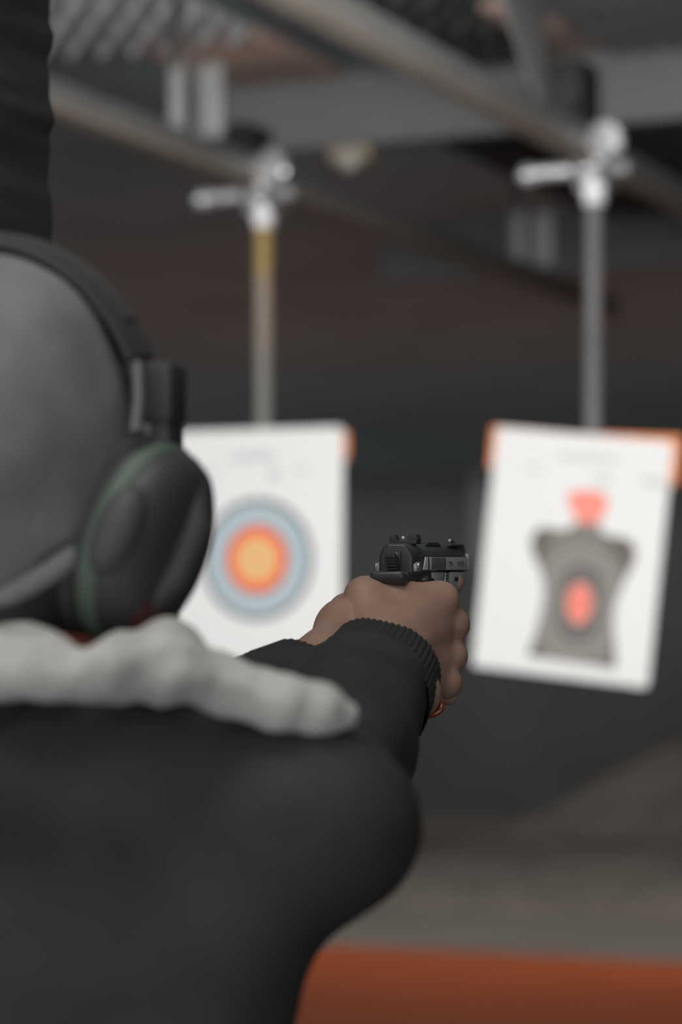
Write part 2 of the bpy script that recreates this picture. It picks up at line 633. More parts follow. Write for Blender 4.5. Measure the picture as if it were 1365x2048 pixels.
def rail(X, y0, y1, hangers, label, gusset=None):
    t = thing('target_rail', (X, y0, ZR - 0.035), label, 'rail')
    prof = [(-0.03, -0.035), (0.03, -0.035), (0.03, -0.027), (0.006, -0.023), (0.006, 0.0), (-0.006, 0.0), (-0.006, -0.023), (-0.03, -0.027)]
    MB().prism([(X + u, ZR + v) for u, v in prof], 'y', y0, y1, 0.001).build('lower_flange', M_rail, t)
    prof = [(-0.006, 0.0), (0.006, 0.0), (0.006, 0.024), (0.028, 0.028), (0.028, 0.036), (-0.028, 0.036), (-0.028, 0.028), (-0.006, 0.024)]
    MB().prism([(X + u, ZR + v) for u, v in prof], 'y', y0, y1, 0.001).build('upper_flange', M_railtop, t)
    for y, w in hangers:
        zt = ZR + 0.225
        zc_ = ZC if y < 7 else ZC - 0.044
        h = MB().box((X - w / 2, y - 0.012, ZR + 0.036), (X + w / 2, y + 0.012, zt), 0.003)
        st = MB().box((X - 0.012, y - 0.02, zt - 0.03), (X + 0.012, y - 0.012, zc_), 0.001)
        st.box((X - 0.05, y - 0.05, zc_ - 0.012), (X + 0.05, y + 0.05, zc_), 0.002)
        st.build('ceiling_strap', M_motor, t)
        MB().box((X + w / 2 + 0.012, y + 0.03, ZR + 0.02), (X + w / 2 + 0.085, y + 0.055, zt - 0.02), 0.003).build('bracket_plate', M_railtop, t)
        h.box((X - 0.04, y - 0.04, ZR + 0.036), (X + 0.04, y + 0.04, ZR + 0.046), 0.002)
        h.build('hanger', M_hanger, t)
    if gusset:
        y, L = gusset
        MB().prism([(y - L, ZC - 0.054), (y, ZC - 0.054), (y + 0.02, ZR + 0.036), (y - 0.03, ZR + 0.036)], 'x', X - 0.004, X + 0.004, 0.001).build('gusset', M_hanger, t)
    return t


rail(LX1, 3.6, 9.4, [(5.90, 0.042), (8.37, 0.042)], 'tan target rail with galvanised top hanging over the ring target')
rail(LX2, 3.6, 9.4, [(8.5, 0.042)], 'tan target rail running over the silhouette target', gusset=(6.02, 0.5))


def carrier(X, pole_mat, z_bot, tilt, label, bar=(-0.165, 0.1), motor=(-0.10, 0.045, 0.115)):
    t = thing('target_carrier', (X, TY, z_bot), label, 'target carrier')
    b = MB()
    for s in (-1, 1):
        b.box((X + s * 0.034 - 0.004, TY - 0.09, ZR - 0.075), (X + s * 0.034 + 0.004, TY + 0.09, ZR + 0.055), 0.002)
    b.box((X - 0.038, TY - 0.05, ZR - 0.083), (X + 0.038, TY + 0.05, ZR - 0.072), 0.002)
    b.build('trolley_plate', M_railtop, t)
    for s in (-1, 1):
        for yy in (-0.055, 0.055):
            MB().cyl((X + s * 0.007, TY + yy, ZR - 0.008), (X + s * 0.029, TY + yy, ZR - 0.008), 0.0175, n=28, round_=0.003).build('wheel', M_chrome, t)
    c = MB().tube([(X + bar[0], TY - 0.05, ZR - 0.048), (X + bar[1], TY - 0.05, ZR - 0.048)], 0.0185, 20)
    c.box((X - 0.036, TY - 0.06, ZR - 0.098), (X + 0.036, TY + 0.02, ZR - 0.086), 0.002)
    c.build('crossbar', M_chrome, t)
    MB().ball((X + bar[0], TY - 0.05, ZR - 0.05), 0.026).build('end_knob', M_chrome, t)
    p = MB().lathe((X + 0.055, TY - 0.125, ZR + 0.012), (0, 1, 0), (1, 0, 0), (0, 0, 1),
                   [(0, 0.012), (0.002, 0.044), (0.007, 0.047), (0.012, 0.040), (0.018, 0.040), (0.023, 0.047), (0.03, 0.044), (0.032, 0.012)], 36)
    p.build('pulley', M_chrome, t)
    MB().ball((X + 0.045, TY - 0.13, ZR - 0.045), 0.021).build('bolt_head', M_chrome, t)
    # pole with its white collar
    top = np.array((X, TY - 0.025, ZR - 0.055))
    bot = np.array((X - math.sin(tilt) * (top[2] - z_bot), TY - 0.02, z_bot))
    MB().cyl(top + (0, 0, 0.022), top - (0, 0, 0.080), 0.029, 0.027, n=28, round_=0.005).build('collar', M_whitecap, t)
    MB().cyl(top - (0, 0, 0.065), bot - (0, 0, 0.12), 0.0205, n=24).build('pole', pole_mat, t)
    mb = MB().box((X + motor[0], TY - 0.21, ZR + 0.037), (X + motor[1], TY - 0.06, ZR + motor[2]), 0.008)
    mb.cyl((X, TY - 0.20, ZR + 0.08), (X, TY - 0.24, ZR + 0.08), 0.022, n=20)
    mb.build('motor_case', M_motor, t)
    return t


# weathered tube of the left carrier: yellow tape at the top, brown below, grey further down
M_pole1 = mat('taped_tube', (0.25, 0.25, 0.245), 0.6, 0.3)
nt = M_pole1.node_tree
g = nt.nodes.new('ShaderNodeNewGeometry')
s_ = nt.nodes.new('ShaderNodeSeparateXYZ')
nt.links.new(g.outputs['Position'], s_.inputs[0])
n_ = nt.nodes.new('ShaderNodeTexNoise')
n_.inputs['Scale'].default_value = 14
nt.links.new(g.outputs['Position'], n_.inputs['Vector'])
md = nt.nodes.new('ShaderNodeMath')
md.operation = 'MULTIPLY_ADD'
md.inputs[1].default_value = 0.10
nt.links.new(n_.outputs['Fac'], md.inputs[0])
nt.links.new(s_.outputs['Z'], md.inputs[2])
mr = nt.nodes.new('ShaderNodeMapRange')
mr.inputs['From Min'].default_value = 2.05
mr.inputs['From Max'].default_value = 2.75
nt.links.new(md.outputs[0], mr.inputs['Value'])
cr = nt.nodes.new('ShaderNodeValToRGB')
e = cr.color_ramp.elements
e[0].position, e[0].color = 0.0, (0.20, 0.20, 0.195, 1)
e[1].position, e[1].color = 1.0, (0.42, 0.28, 0.10, 1)
for pos, c in ((0.45, (0.24, 0.23, 0.215, 1)), (0.58, (0.32, 0.25, 0.20, 1)), (0.72, (0.34, 0.27, 0.21, 1)), (0.78, (0.42, 0.29, 0.11, 1))):
    el = cr.color_ramp.elements.new(pos)
    el.color = c
nt.links.new(mr.outputs['Result'], cr.inputs['Fac'])
nt.links.new(cr.outputs['Color'], nt.nodes['Principled BSDF'].inputs['Base Color'])

P1 = W(531, 861, 7.10)
P2 = W(1184, 872, 6.75)
carrier(LX1, M_pole1, P1[2], 0.0, 'chrome target carrier with yellow taped pole above the ring target')
carrier(LX2, M_pole2, P2[2], 0.012, 'chrome target carrier with plain grey pole above the silhouette target', motor=(-0.115, 0.03, 0.20))


def target_frame(P, ang):
    """local x right, z up in the sheet, y away; origin at the middle of the top edge"""
    return Matrix.Translation(Vector(P)) @ Matrix.Rotation(ang, 4, 'Y')


def flat(mb, M, pts, y, mi):
    vs_ = [np.array(M @ Vector((x, y, z))) for x, z in pts]
    mb.add(vs_, [tuple(range(len(vs_)))], mi)


def disc(cx, cz, r, n=72, rz=None):
    rz = r if rz is None else rz
    return [(cx + r * math.cos(2 * math.pi * k / n), cz + rz * math.sin(2 * math.pi * k / n)) for k in range(n)]


def rrect(x0, x1, z0, z1, r, n=10):
    pts = []
    for cx, cz, a0 in ((x1 - r, z1 - r, 0), (x0 + r, z1 - r, 90), (x0 + r, z0 + r, 180), (x1 - r, z0 + r, 270)):
        for k in range(n + 1):
            a = math.radians(a0 + 90 * k / n)
            pts.append((cx + r * math.cos(a), cz + r * math.sin(a)))
    return pts


def ink(name, c):
    return mat(name, srgb(*c), 0.8, 0.2)


def sheet(mb, M, w, h):
    b = bmesh.new()
    prof = rrect(-w / 2, w / 2, -h, 0, 0.012, 5)
    A = [b.verts.new((x, 0, z)) for x, z in prof]
    B = [b.verts.new((x, 0.008, z)) for x, z in prof]
    b.faces.new(A)
    b.faces.new(B[::-1])
    n = len(prof)
    for i in range(n):
        b.faces.new((A[i], B[i], B[(i + 1) % n], A[(i + 1) % n]))
    mb.bm(b, M, 0)


# ring target
TW, TH = 0.485, 0.625
M1 = target_frame((P1[0], TY - 0.062, P1[2]), math.radians(0.3))
t = thing('paper_target', M1 @ Vector((0, 0, -TH)), 'white paper target with orange and gold bullseye inside a pale blue ring', 'target')
mb = MB()
sheet(mb, M1, TW, TH)
zc = -(1120 - 861) / FPX * 7.10
inks = [M_paper, ink('ink_rim_grey', (120, 123, 124)), ink('ink_pale_blue', (184, 200, 208)), ink('ink_violet_grey', (128, 112, 120)),
        ink('ink_orange', (255, 128, 88)), ink('ink_gold', (240, 195, 135)), ink('ink_salmon', (246, 165, 125)), ink('ink_faint', (205, 205, 206))]
for i, (r, mi) in enumerate(((0.160, 1), (0.144, 2), (0.0925, 3), (0.0865, 4), (0.058, 5), (0.013, 6))):
    flat(mb, M1, disc(0, zc, r), -0.0004 * (i + 1), mi)
for x0, x1, z0, z1 in ((-0.085, 0.055, -0.082, -0.068), (-0.16, -0.12, -0.113, -0.105), (0.035, 0.06, -0.135, -0.105), (0.10, 0.15, -0.113, -0.105), (-0.05, 0.03, -0.062, -0.056)):
    flat(mb, M1, [(x0, z0), (x1, z0), (x1, z1), (x0, z1)], -0.0004, 7)
mb.build('paper', inks, t, smooth=False, recalc=False)
mb = MB()
mb.box((-TW / 2 - 0.004, 0.009, -0.085), (TW / 2 + 0.010, 0.018, -0.012), 0.002, M1)
mb.build('clamp_board', M_orange, t)

# silhouette target, swinging a little clockwise
TW2, TH2 = 0.462, 0.605
A2 = math.radians(6.6)
M2 = target_frame((P2[0], TY - 0.062, P2[2]), A2)
t = thing('paper_target', M2 @ Vector((0, 0, -TH2)), 'white paper target printed with a grey torso silhouette and pink head', 'target')


def T2(px, py):
    """pixel on the printed sheet to sheet coordinates"""
    ray0 = np.array(CAMM.translation)
    d = W(px, py, 1.0) - ray0
    Mi = M2.inverted()
    o = np.array(Mi @ Vector(ray0))
    v = np.array(Mi.to_3x3() @ Vector(d))
    s = -o[1] / v[1]
    q = o + v * s
    return (q[0], q[2])


inks2 = [M_paper, ink('ink_torso_grey', (136, 132, 127)), ink('ink_torso_mid', (120, 115, 112)), ink('ink_line', (162, 159, 155)),
         ink('ink_pink', (252, 156, 142)), ink('ink_red', (240, 80, 50)), ink('ink_faint', (212, 212, 212)), ink('ink_dark_grey', (112, 107, 100))]
mb = MB()
sheet(mb, M2, TW2, TH2)
torso = [(1152, 1046), (1136, 1058), (1112, 1058), (1086, 1053), (1069, 1063), (1062, 1086), (1067, 1112), (1082, 1142), (1088, 1170), (1087, 1200), (1080, 1235),
         (1067, 1282), (1055, 1312), (1232, 1338), (1232, 1296), (1228, 1245), (1233, 1205), (1248, 1166), (1268, 1130), (1274, 1104), (1264, 1081), (1242, 1073), (1222, 1074), (1204, 1062), (1200, 1048)]
flat(mb, M2, [T2(*p) for p in torso], -0.0004, 1)
sh_l = [(1088, 1056), (1070, 1066), (1064, 1086), (1070, 1110), (1080, 1122), (1100, 1090), (1106, 1066)]
sh_r = [(1214, 1070), (1244, 1076), (1262, 1086), (1271, 1104), (1264, 1128), (1252, 1146), (1240, 1118), (1214, 1090)]
flat(mb, M2, [T2(*p) for p in sh_l], -0.0008, 7)
flat(mb, M2, [T2(*p) for p in sh_r], -0.0008, 7)
flat(mb, M2, [T2(*p) for p in ((1055, 1312), (1064, 1288), (1085, 1312), (1095, 1318))], -0.0008, 7)
flat(mb, M2, [T2(*p) for p in ((1232, 1338), (1232, 1300), (1215, 1325), (1200, 1333))], -0.0008, 7)
cxx, czz = T2(1160, 1207)
flat(mb, M2, rrect(cxx - 0.093, cxx + 0.093, czz - 0.135, czz + 0.135, 0.085), -0.0010, 3)
flat(mb, M2, rrect(cxx - 0.084, cxx + 0.084, czz - 0.126, czz + 0.126, 0.078), -0.0012, 1)
flat(mb, M2, rrect(cxx - 0.068, cxx + 0.068, czz - 0.108, czz + 0.108, 0.062), -0.0014, 3)
flat(mb, M2, rrect(cxx - 0.060, cxx + 0.060, czz - 0.100, czz + 0.100, 0.055), -0.0016, 2)
flat(mb, M2, disc(cxx, czz, 0.033, 48, 0.051), -0.0018, 4)
flat(mb, M2, rrect(cxx - 0.005, cxx + 0.005, czz - 0.028, czz + 0.028, 0.005), -0.0020, 5)
head = [(1156, 1046), (1146, 1026), (1136, 1002), (1138, 984), (1178, 979), (1214, 988), (1218, 1006), (1208, 1032), (1198, 1048)]
flat(mb, M2, [T2(*p) for p in head], -0.0010, 4)
for a, b_ in (((1120, 905), (1235, 928)), ((1190, 950), (1222, 968)), ((1285, 955), (1335, 975)), ((1050, 930), (1085, 942))):
    u0, w0 = T2(*a)
    u1, w1 = T2(*b_)
    flat(mb, M2, [(u0, w0), (u1, w0), (u1, w1), (u0, w1)], -0.0004, 6)
mb.build('paper', inks2, t, smooth=False, recalc=False)
mb = MB()
mb.box((-TW2 / 2 - 0.018, 0.009, -0.105), (TW2 / 2 + 0.018, 0.020, 0.002), 0.003, M2)
mb.prism([(-0.02, -0.004), (TW2 / 2 + 0.018, -0.004), (TW2 / 2 + 0.018, 0.016), (0.06, 0.006)], 'y', 0.009, 0.02, 0, M2)
mb.build('clamp_board', M_orange, t)

# small tan pulley bracket under the baffle
pb = W(700, 318, 7.86)
t = thing('pulley_bracket', pb, 'small tan cable pulley bracket under the grey baffle', 'bracket')
M_b = Matrix.Translation(Vector((pb[0], 7.19, 3.02)))
MB().box((-0.07, -0.03, -0.045), (0.055, 0.03, 0.0), 0.006, M_b).build('bracket_plate', mat('tan_bracket', (0.36, 0.29, 0.20), 0.5, 0.4), t)
MB().cyl((0.0, -0.05, -0.045), (0.0, -0.02, -0.045), 0.03, n=28, M=M_b, round_=0.006).build('pulley', mat('pale_pulley', (0.42, 0.40, 0.37), 0.4, 0.5), t)

# pale strip fixed to the far wall
def on_back(px, py, y):
    o_, d_ = np.array(CAMM.translation), W(px, py, 1.0) - np.array(CAMM.translation)
    return o_ + d_ * ((y - o_[1]) / d_[1])


a, b_ = on_back(948, 905, YF), on_back(982, 1142, YF)
tag(MB().box((a[0], YF - 0.05, b_[2]), (b_[0], YF, a[2]), 0.012).build('wall_strip', mat('grey_sleeve', (0.27, 0.27, 0.27), 0.6, 0.4)),
    'upright pale grey strip on the far wall left of the silhouette target', 'wall strip')


# ------------------------------------------------------------------ heaps of granulate before the far wall
def heap(y0, dy, prof, label, seed, m=None):
    """prof: (x, height); soft cross-section along y"""
    xs = np.linspace(prof[0][0], prof[-1][0], 90)
    hs = np.interp(xs, [p[0] for p in prof], [p[1] for p in prof])
    hs = np.convolve(np.pad(hs, 4, mode='edge'), np.ones(9) / 9, 'valid')
    ny = 26
    V, F = [], []
    for j in range(ny):
        v = j / (ny - 1)
        for i, x in enumerate(xs):
            k = math.sin(math.pi * v) ** 0.8 if 0 < v < 1 else 0
            n = float(vnoise(np.array([x * 2.3]), np.array([v * 5.0]), np.array([0.5]), seed)[0]) - 0.5
            V.append((x, y0 + dy * v, max(0.0, hs[i] * k * (1 + 0.25 * n)) if 0 < i < len(xs) - 1 else 0.0))
    nx = len(xs)
    for j in range(ny - 1):
        for i in range(nx - 1):
            q = j * nx + i
            F.append((q, q + 1, q + nx + 1, q + nx))
    n0 = len(V)
    rim = [i for i in range(nx)] + [j * nx + nx - 1 for j in range(1, ny)] + \
          [(ny - 1) * nx + i for i in range(nx - 2, -1, -1)] + [j * nx for j in range(ny - 2, 0, -1)]
    V += [(V[i][0], V[i][1], -0.04) for i in rim]
    k = len(rim)
    F += [(rim[i], rim[(i + 1) % k], n0 + (i + 1) % k, n0 + i) for i in range(k)]
    F.append(tuple(n0 + i for i in range(k)))
    return tag(MB().add(V, F).build('granulate_heap', m or M_heap, sharp=80), label, 'heap')


def gx(px, y):
    """x on the floor plan where the pixel column px meets the line y"""
    a = math.atan((px - CX) / FPX)
    return y * math.tan(a - YAW)


Y1, Y2 = 17.6, 20.9
heap(Y1 - 2.6, 4.6, [(gx(480, Y1), 0.0), (gx(700, Y1), 0.05), (gx(790, Y1), 0.09), (gx(900, Y1), 0.21), (gx(1000, Y1), 0.24), (gx(1150, Y1), 0.24), (gx(1300, Y1), 0.25), (gx(1600, Y1), 0.28), (gx(2300, Y1), 0.0)],
     'low grey brown heap of granulate on the grey floor nearest the orange floor', 3)
heap(Y2 - 1.1, 3.4, [(gx(960, Y2), 0.0), (gx(1040, Y2), 0.16), (gx(1110, Y2), 0.33), (gx(1200, Y2), 0.56), (gx(1300, Y2), 0.74), (gx(1365, Y2), 0.86), (gx(1600, Y2), 1.25), (gx(2300, Y2), 0.0)],
     'tall brownish heap of granulate against the far wall, rising to the right', 9, mat('brown_granulate', (0.285, 0.245, 0.215), 0.95, 0.1, var=0.25, vscale=3, bump=0.6, bscale=20))

# ------------------------------------------------------------------ booth divider with foam
ED = W(104, 250, 2.42)
yd, xd = ED[1], ED[0]
t = thing('booth_divider', (xd - 0.06, yd - 0.55, 0), 'black foam covered booth divider beside the shooter with a bumpy edge', 'booth divider')
MB().box((xd - 0.095, yd - 1.3, 0.0), (xd - 0.035, yd - 0.004, 2.9), 0.004).build('board', M_booth, t)
V, F = [], []
nz_, ny_ = 560, 40
for j in range(nz_):
    z = 0.02 + 2.86 * j / (nz_ - 1)
    for i in range(ny_):
        y = yd - 1.25 + 1.25 * i / (ny_ - 1)
        n1 = float(vnoise(np.array([z * 40.0]), np.array([y * 9.0]), np.array([0.3]), 5)[0])
        n2 = float(vnoise(np.array([z * 88.0]), np.array([y * 9.0]), np.array([3.3]), 8)[0])
        x = xd - 0.0095 + 0.016 * n1 + 0.006 * n2 - 0.002
        V.append((x, y, z))
for j in range(nz_ - 1):
    for i in range(ny_ - 1):
        q = j * ny_ + i
        F.append((q, q + 1, q + ny_ + 1, q + ny_))
n0 = len(V)
rim = [i for i in range(ny_)] + [j * ny_ + ny_ - 1 for j in range(1, nz_)] + [(nz_ - 1) * ny_ + i for i in range(ny_ - 2, -1, -1)] + [j * ny_ for j in range(nz_ - 2, 0, -1)]
V += [(xd - 0.034, V[i][1], V[i][2]) for i in rim]
k = len(rim)
F += [(rim[i], rim[(i + 1) % k], n0 + (i + 1) % k, n0 + i) for i in range(k)]
F.append(tuple(n0 + i for i in range(k)))
MB().add(V, F).build('foam_lining', M_booth, t, sharp=80)

# ------------------------------------------------------------------ the person
GA = math.radians(17.0)                                   # the shooter faces 17 degrees right of the view
PF = unit(CF * math.cos(GA) + CR * math.sin(GA))
PR = np.cross(PF, UP)
HC = W(-37, 890, 1.50)                                    # middle of the skull


def H(r, f, u):
    return HC + PR * r + PF * f + UP * u


AX = (PR, PF, UP)
base = np.array((HC[0] - 0.05 * PF[0], HC[1] - 0.05 * PF[1], 0.0))

M_skin = mat('skin', (0.40, 0.245, 0.185), 0.52, 0.35, var=0.10, vscale=45, bump=0.18, bscale=420, sss=0.12)
M_jacket = mat('black_jacket_cloth', (0.047, 0.047, 0.047), 0.9, 0.25, bump=0.3, bscale=900, var=0.15, vscale=18)
M_knit = mat('black_rib_knit', (0.050, 0.050, 0.050), 0.95, 0.15, bump=0.4, bscale=900)
M_fleece = mat('pale_fleece', (0.55, 0.535, 0.505), 1.0, 0.1, var=0.10, vscale=55, bump=0.8, bscale=240, sheen=0.3)
M_cap = mat('grey_cap_cloth', (0.225, 0.225, 0.225), 0.95, 0.15, var=0.16, vscale=30, bump=0.4, bscale=500)
M_caprim = mat('grey_cap_edge', (0.26, 0.26, 0.26), 0.95, 0.15, var=0.1, vscale=60)
M_hair = mat('dark_hair', (0.05, 0.05, 0.05), 0.8, 0.3)
M_red = mat('dark_red_cloth', (0.13, 0.032, 0.022), 0.9, 0.2)
M_trouser = mat('dark_trousers', (0.03, 0.032, 0.04), 0.9, 0.2)
M_shoe = mat('black_shoe', (0.025, 0.025, 0.025), 0.5, 0.4)

person = thing('person', base, 'person in black jacket with pale fleece collar and grey cap aiming a pistol two handed', 'person')

# joints
S_R = W(626, 1640, 1.42)
E_R = W(650, 1572, 1.67)
W_R = W(757, 1368, 1.90)
S_L = S_R - PR * 0.37
E_L = W(150, 1600, 1.66)
W_L = W(622, 1345, 1.90)
NB = (S_R + S_L) / 2 + UP * 0.035 + PF * 0.015

# --- body: one continuous surface
lo = np.minimum.reduce([S_L, S_R, HC, W_L]) - 0.17
hi = np.maximum.reduce([S_L, S_R, HC, W_R, W(930, 1150, 2.1)]) + 0.13
lo[2] = NB[2] - 0.20
body = SDF(lo, hi, 0.002)
# head and neck
body.ell(H(0, -0.005, 0.0), (0.073, 0.094, 0.094), AX)
body.ell(H(0, 0.035, -0.055), (0.058, 0.066, 0.070), AX, k=0.03)
body.ell(H(0, 0.070, -0.108), (0.026, 0.022, 0.018), AX, k=0.025)          # chin
body.ell(H(0, 0.088, 0.005), (0.050, 0.014, 0.012), AX, k=0.02)            # brow
body.chain([H(0, 0.094, -0.012), H(0, 0.112, -0.045)], [0.007, 0.011], k=0.012)   # nose
for s in (-1, 1):
    body.ell(H(s * 0.011, 0.102, -0.047), (0.007, 0.008, 0.006), AX, k=0.006)
    body.ell(H(s * 0.031, 0.098, -0.014), (0.016, 0.010, 0.010), AX, k=0.008, mode='sub')
    body.ell(H(s * 0.031, 0.086, -0.014), (0.012, 0.012, 0.011), AX, k=0.002)     # eyeball
    body.ell(H(s * 0.034, 0.082, -0.045), (0.022, 0.016, 0.016), AX, k=0.02)      # cheek
    body.ell(H(s * 0.076, 0.0, -0.035), (0.008, 0.018, 0.030), AX, k=0.008)       # ear
body.ell(H(0, 0.097, -0.076), (0.021, 0.008, 0.005), AX, k=0.006)                 # lips
body.ell(H(0, 0.096, -0.086), (0.018, 0.008, 0.006), AX, k=0.006)
body.ell(H(0, 0.106, -0.081), (0.020, 0.006, 0.0014), AX, k=0.002, mode='sub')
body.chain([H(0, -0.02, -0.06), NB + PF * 0.015], [0.050, 0.050], k=0.02)
# torso core and arms
body.cap(S_L + PR * 0.03, S_R - PR * 0.03, 0.034, 0.034, k=0.02)
body.cap(NB + PF * 0.03 - UP * 0.02, NB + PF * 0.03 - UP * 0.15, 0.055, 0.075, k=0.02)
body.chain([S_R, E_R, W_R], [0.040, 0.034, 0.0235], k=0.02)
body.chain([S_L, E_L, W_L], [0.042, 0.036, 0.0235], k=0.02)

# --- right hand: back of the hand towards us, fingers round the grip
hw = W(775, 1345, 1.918)
MC = [W(882, 1199, 1.972), W(905, 1249, 1.980), W(902, 1312, 1.978), W(893, 1366, 1.966)]
RM = [0.0118, 0.0124, 0.0118, 0.0110]
GF = PF
wr = [W(765, 1290, 1.922), W(780, 1310, 1.915), W(788, 1340, 1.915), W(795, 1368, 1.920)]
body.cap(W_R, hw, 0.0245, 0.027, k=0.012)
body.chain([W(735, 1330, 1.90), W(830, 1385, 1.90)], [0.021, 0.019], k=0.012)
for i in range(4):
    body.cap(wr[i], MC[i] - CR * 0.003, 0.0160, RM[i] - 0.0016, k=0.0105)
# knuckle heads
for i in range(4):
    body.ell(MC[i], (RM[i] + 0.0004,) * 3, None, k=0.0042)
# palm body under the metacarpals
body.chain([W(765, 1290, 1.930), W(840, 1235, 1.978)], [0.023, 0.0165], k=0.014)
body.chain([W(775, 1345, 1.930), W(846, 1330, 1.970)], [0.022, 0.0155], k=0.014)
# tendons from wrist to knuckle
for i in (1, 2):
    body.cap(W(800, 1290 + 22 * i, 1.893), MC[i] - CF * 0.0085 - CR * 0.006, 0.0032, 0.0034, k=0.007)
# thumb: base, joint, along the left side of the frame
TH_ = [W(750, 1310, 1.925), W(732, 1196, 1.953), W(752, 1188, 1.995), W(772, 1182, 2.03)]
body.chain(TH_[:2], [0.0195, 0.0142], k=0.012)
body.chain(TH_[1:], [0.0142, 0.0110, 0.0085], k=0.006)
# web of the thumb below the tang
body.chain([TH_[1], W(800, 1198, 1.958), MC[0]], [0.0125, 0.0125, 0.0112], k=0.008)
body.chain([W(760, 1250, 1.945), W(850, 1232, 1.965)], [0.016, 0.014], k=0.014)
# four fingers
for i, (l1, l2, l3) in enumerate(((0.045, 0.026, 0.020), (0.046, 0.029, 0.021), (0.042, 0.027, 0.020), (0.034, 0.021, 0.018))):
    r = RM[i] - 0.0022
    p0 = MC[i]
    if i == 0:      # index finger goes forward to the trigger
        p1 = p0 + PF * l1 - PR * 0.008 + UP * 0.001
        p2 = p1 + PF * 0.012 - PR * 0.022
        p3 = p2 - PR * 0.012 - PF * 0.006
    else:
        p1 = p0 + PF * l1 - PR * 0.012 - UP * 0.002
        p2 = p1 - PR * l2 + PF * 0.004
        p3 = p2 - PR * 0.006 - PF * l3
    body.chain([p0, p1, p2, p3], [RM[i] - 0.0006, r, r - 0.0008, r - 0.0016], k=0.004)

# --- left hand: wraps from the other side; kept crisp where it meets the right hand
lh = SDF(lo, hi, 0.002)
lw = W(650, 1322, 1.905)
lh.cap(W_L, lw, 0.0235, 0.0200, k=0.012)
lh.chain([lw, W(688, 1256, 1.950), W(698, 1229, 1.972)], [0.0195, 0.0185, 0.0152], k=0.012)          # thumb base
lh.chain([W(698, 1229, 1.972), W(724, 1212, 2.01), W(752, 1204, 2.05)], [0.0146, 0.0118, 0.0092], k=0.006)   # thumb
LM = [W(716, 1268, 2.02), W(712, 1312, 2.015), W(708, 1348, 2.005), W(706, 1378, 1.99)]
for i in range(4):
    lh.cap(lw - UP * (0.003 * i), LM[i], 0.0155, 0.0112, k=0.012)
    r = 0.0096 - 0.0004 * i
    q0 = LM[i]
    q1 = q0 + PF * 0.052 + PR * 0.020 - UP * 0.002
    q2 = q1 + PR * 0.026 + PF * 0.006 - UP * 0.002
    q3 = q2 + PR * 0.014 - PF * 0.008 - UP * 0.002
    if i == 0:
        q1 = q0 + PF * 0.052 + PR * 0.026 + UP * 0.010
        q2 = W(886, 1190, 2.10)
        q3 = W(908, 1166, 2.09)
    lh.chain([q0, q1, q2, q3], [0.0112, r, r - 0.0006, r - 0.0016], k=0.004)
body.put((slice(None),) * 3, lh.a, 0.0012, 'add')
del lh
bobj = body.build('body', M_skin, person, smooth_iter=1)
# a mole on the back of the hand
ntm = M_skin.node_tree
g = ntm.nodes.new('ShaderNodeNewGeometry')
dn = ntm.nodes.new('ShaderNodeVectorMath')
dn.operation = 'DISTANCE'
ntm.links.new(g.outputs['Position'], dn.inputs[0])
dn.inputs[1].default_value = tuple(W(732, 1187, 1.9405))
mr = ntm.nodes.new('ShaderNodeMapRange')
mr.inputs['From Min'].default_value = 0.0010
mr.inputs['From Max'].default_value = 0.0024
mr.inputs['To Min'].default_value = 0.45
mr.inputs['To Max'].default_value = 1.0
ntm.links.new(dn.outputs['Value'], mr.inputs['Value'])
bsk = ntm.nodes['Principled BSDF']
src = bsk.inputs['Base Color'].links[0].from_socket
mxx = ntm.nodes.new('ShaderNodeMix')
mxx.data_type = 'RGBA'
mxx.blend_type = 'MULTIPLY'
mxx.inputs['Factor'].default_value = 1
ntm.links.new(src, mxx.inputs[6])
ntm.links.new(mr.outputs['Result'], mxx.inputs[7])
ntm.links.new(mxx.outputs[2], bsk.inputs['Base Color'])

# --- jacket
lo = np.minimum.reduce([S_L, S_R, HC, W_L]) - 0.22
hi = np.maximum.reduce([S_L, S_R, W_R]) + 0.16
lo[2], hi[2] = 0.92, 1.66
jk = SDF(lo, hi, 0.0045)
SP = (S_R + S_L) / 2
jk.ell(SP + PF * 0.03 - UP * 0.20, (0.155, 0.120, 0.26), AX)
jk.ell(SP + PF * 0.03 - UP * 0.42, (0.130, 0.125, 0.22), AX, k=0.06)
jk.ell(SP - PF * 0.015 - UP * 0.10, (0.170, 0.085, 0.13), AX, k=0.05)
jk.chain([NB + PR * 0.03, S_R], [0.050, 0.046], k=0.02)
jk.cap(NB + PF * 0.01, NB + PF * 0.01 - UP * 0.12, 0.062, 0.10, k=0.04)
jk.chain([NB - PR * 0.03, S_L], [0.050, 0.049], k=0.03)
jk.chain([S_R, E_R], [0.047, 0.044], k=0.02)
jk.chain([S_L, E_L], [0.052, 0.048], k=0.02)
jk.chain([S_R, W(350, 2060, 1.42)], [0.044, 0.040], k=0.035)
CR_END = W_R + unit(W_R - E_R) * 0.004
CL_END = W_L + unit(W_L - E_L) * (-0.006)
C0, C1 = W(727, 1400, 1.868), W(757, 1353, 1.925)
jk.chain([E_R, E_R * 0.5 + C0 * 0.5, C0], [0.0440, 0.0460, 0.0455], k=0.01)
jk.chain([E_L, E_L * 0.5 + W_L * 0.5, CL_END - unit(W_L - E_L) * 0.035], [0.046, 0.035, 0.0285], k=0.012)
dR = unit(W_R - E_R)
jk.cap(C0 + (C1 - C0) * 0.25, C1 + (C1 - C0), 0.041, 0.043, mode='sub')


def wrinkle(x, y, z):
    s = 0.011 * (vnoise(x * 14, y * 14, z * 22, 11) - 0.5) + 0.003 * (vnoise(x * 38, y * 38, z * 50, 12) - 0.5)
    return s


jk.disp(wrinkle, 0.05)
jacket = jk.build('jacket', M_jacket, person, smooth_iter=2)


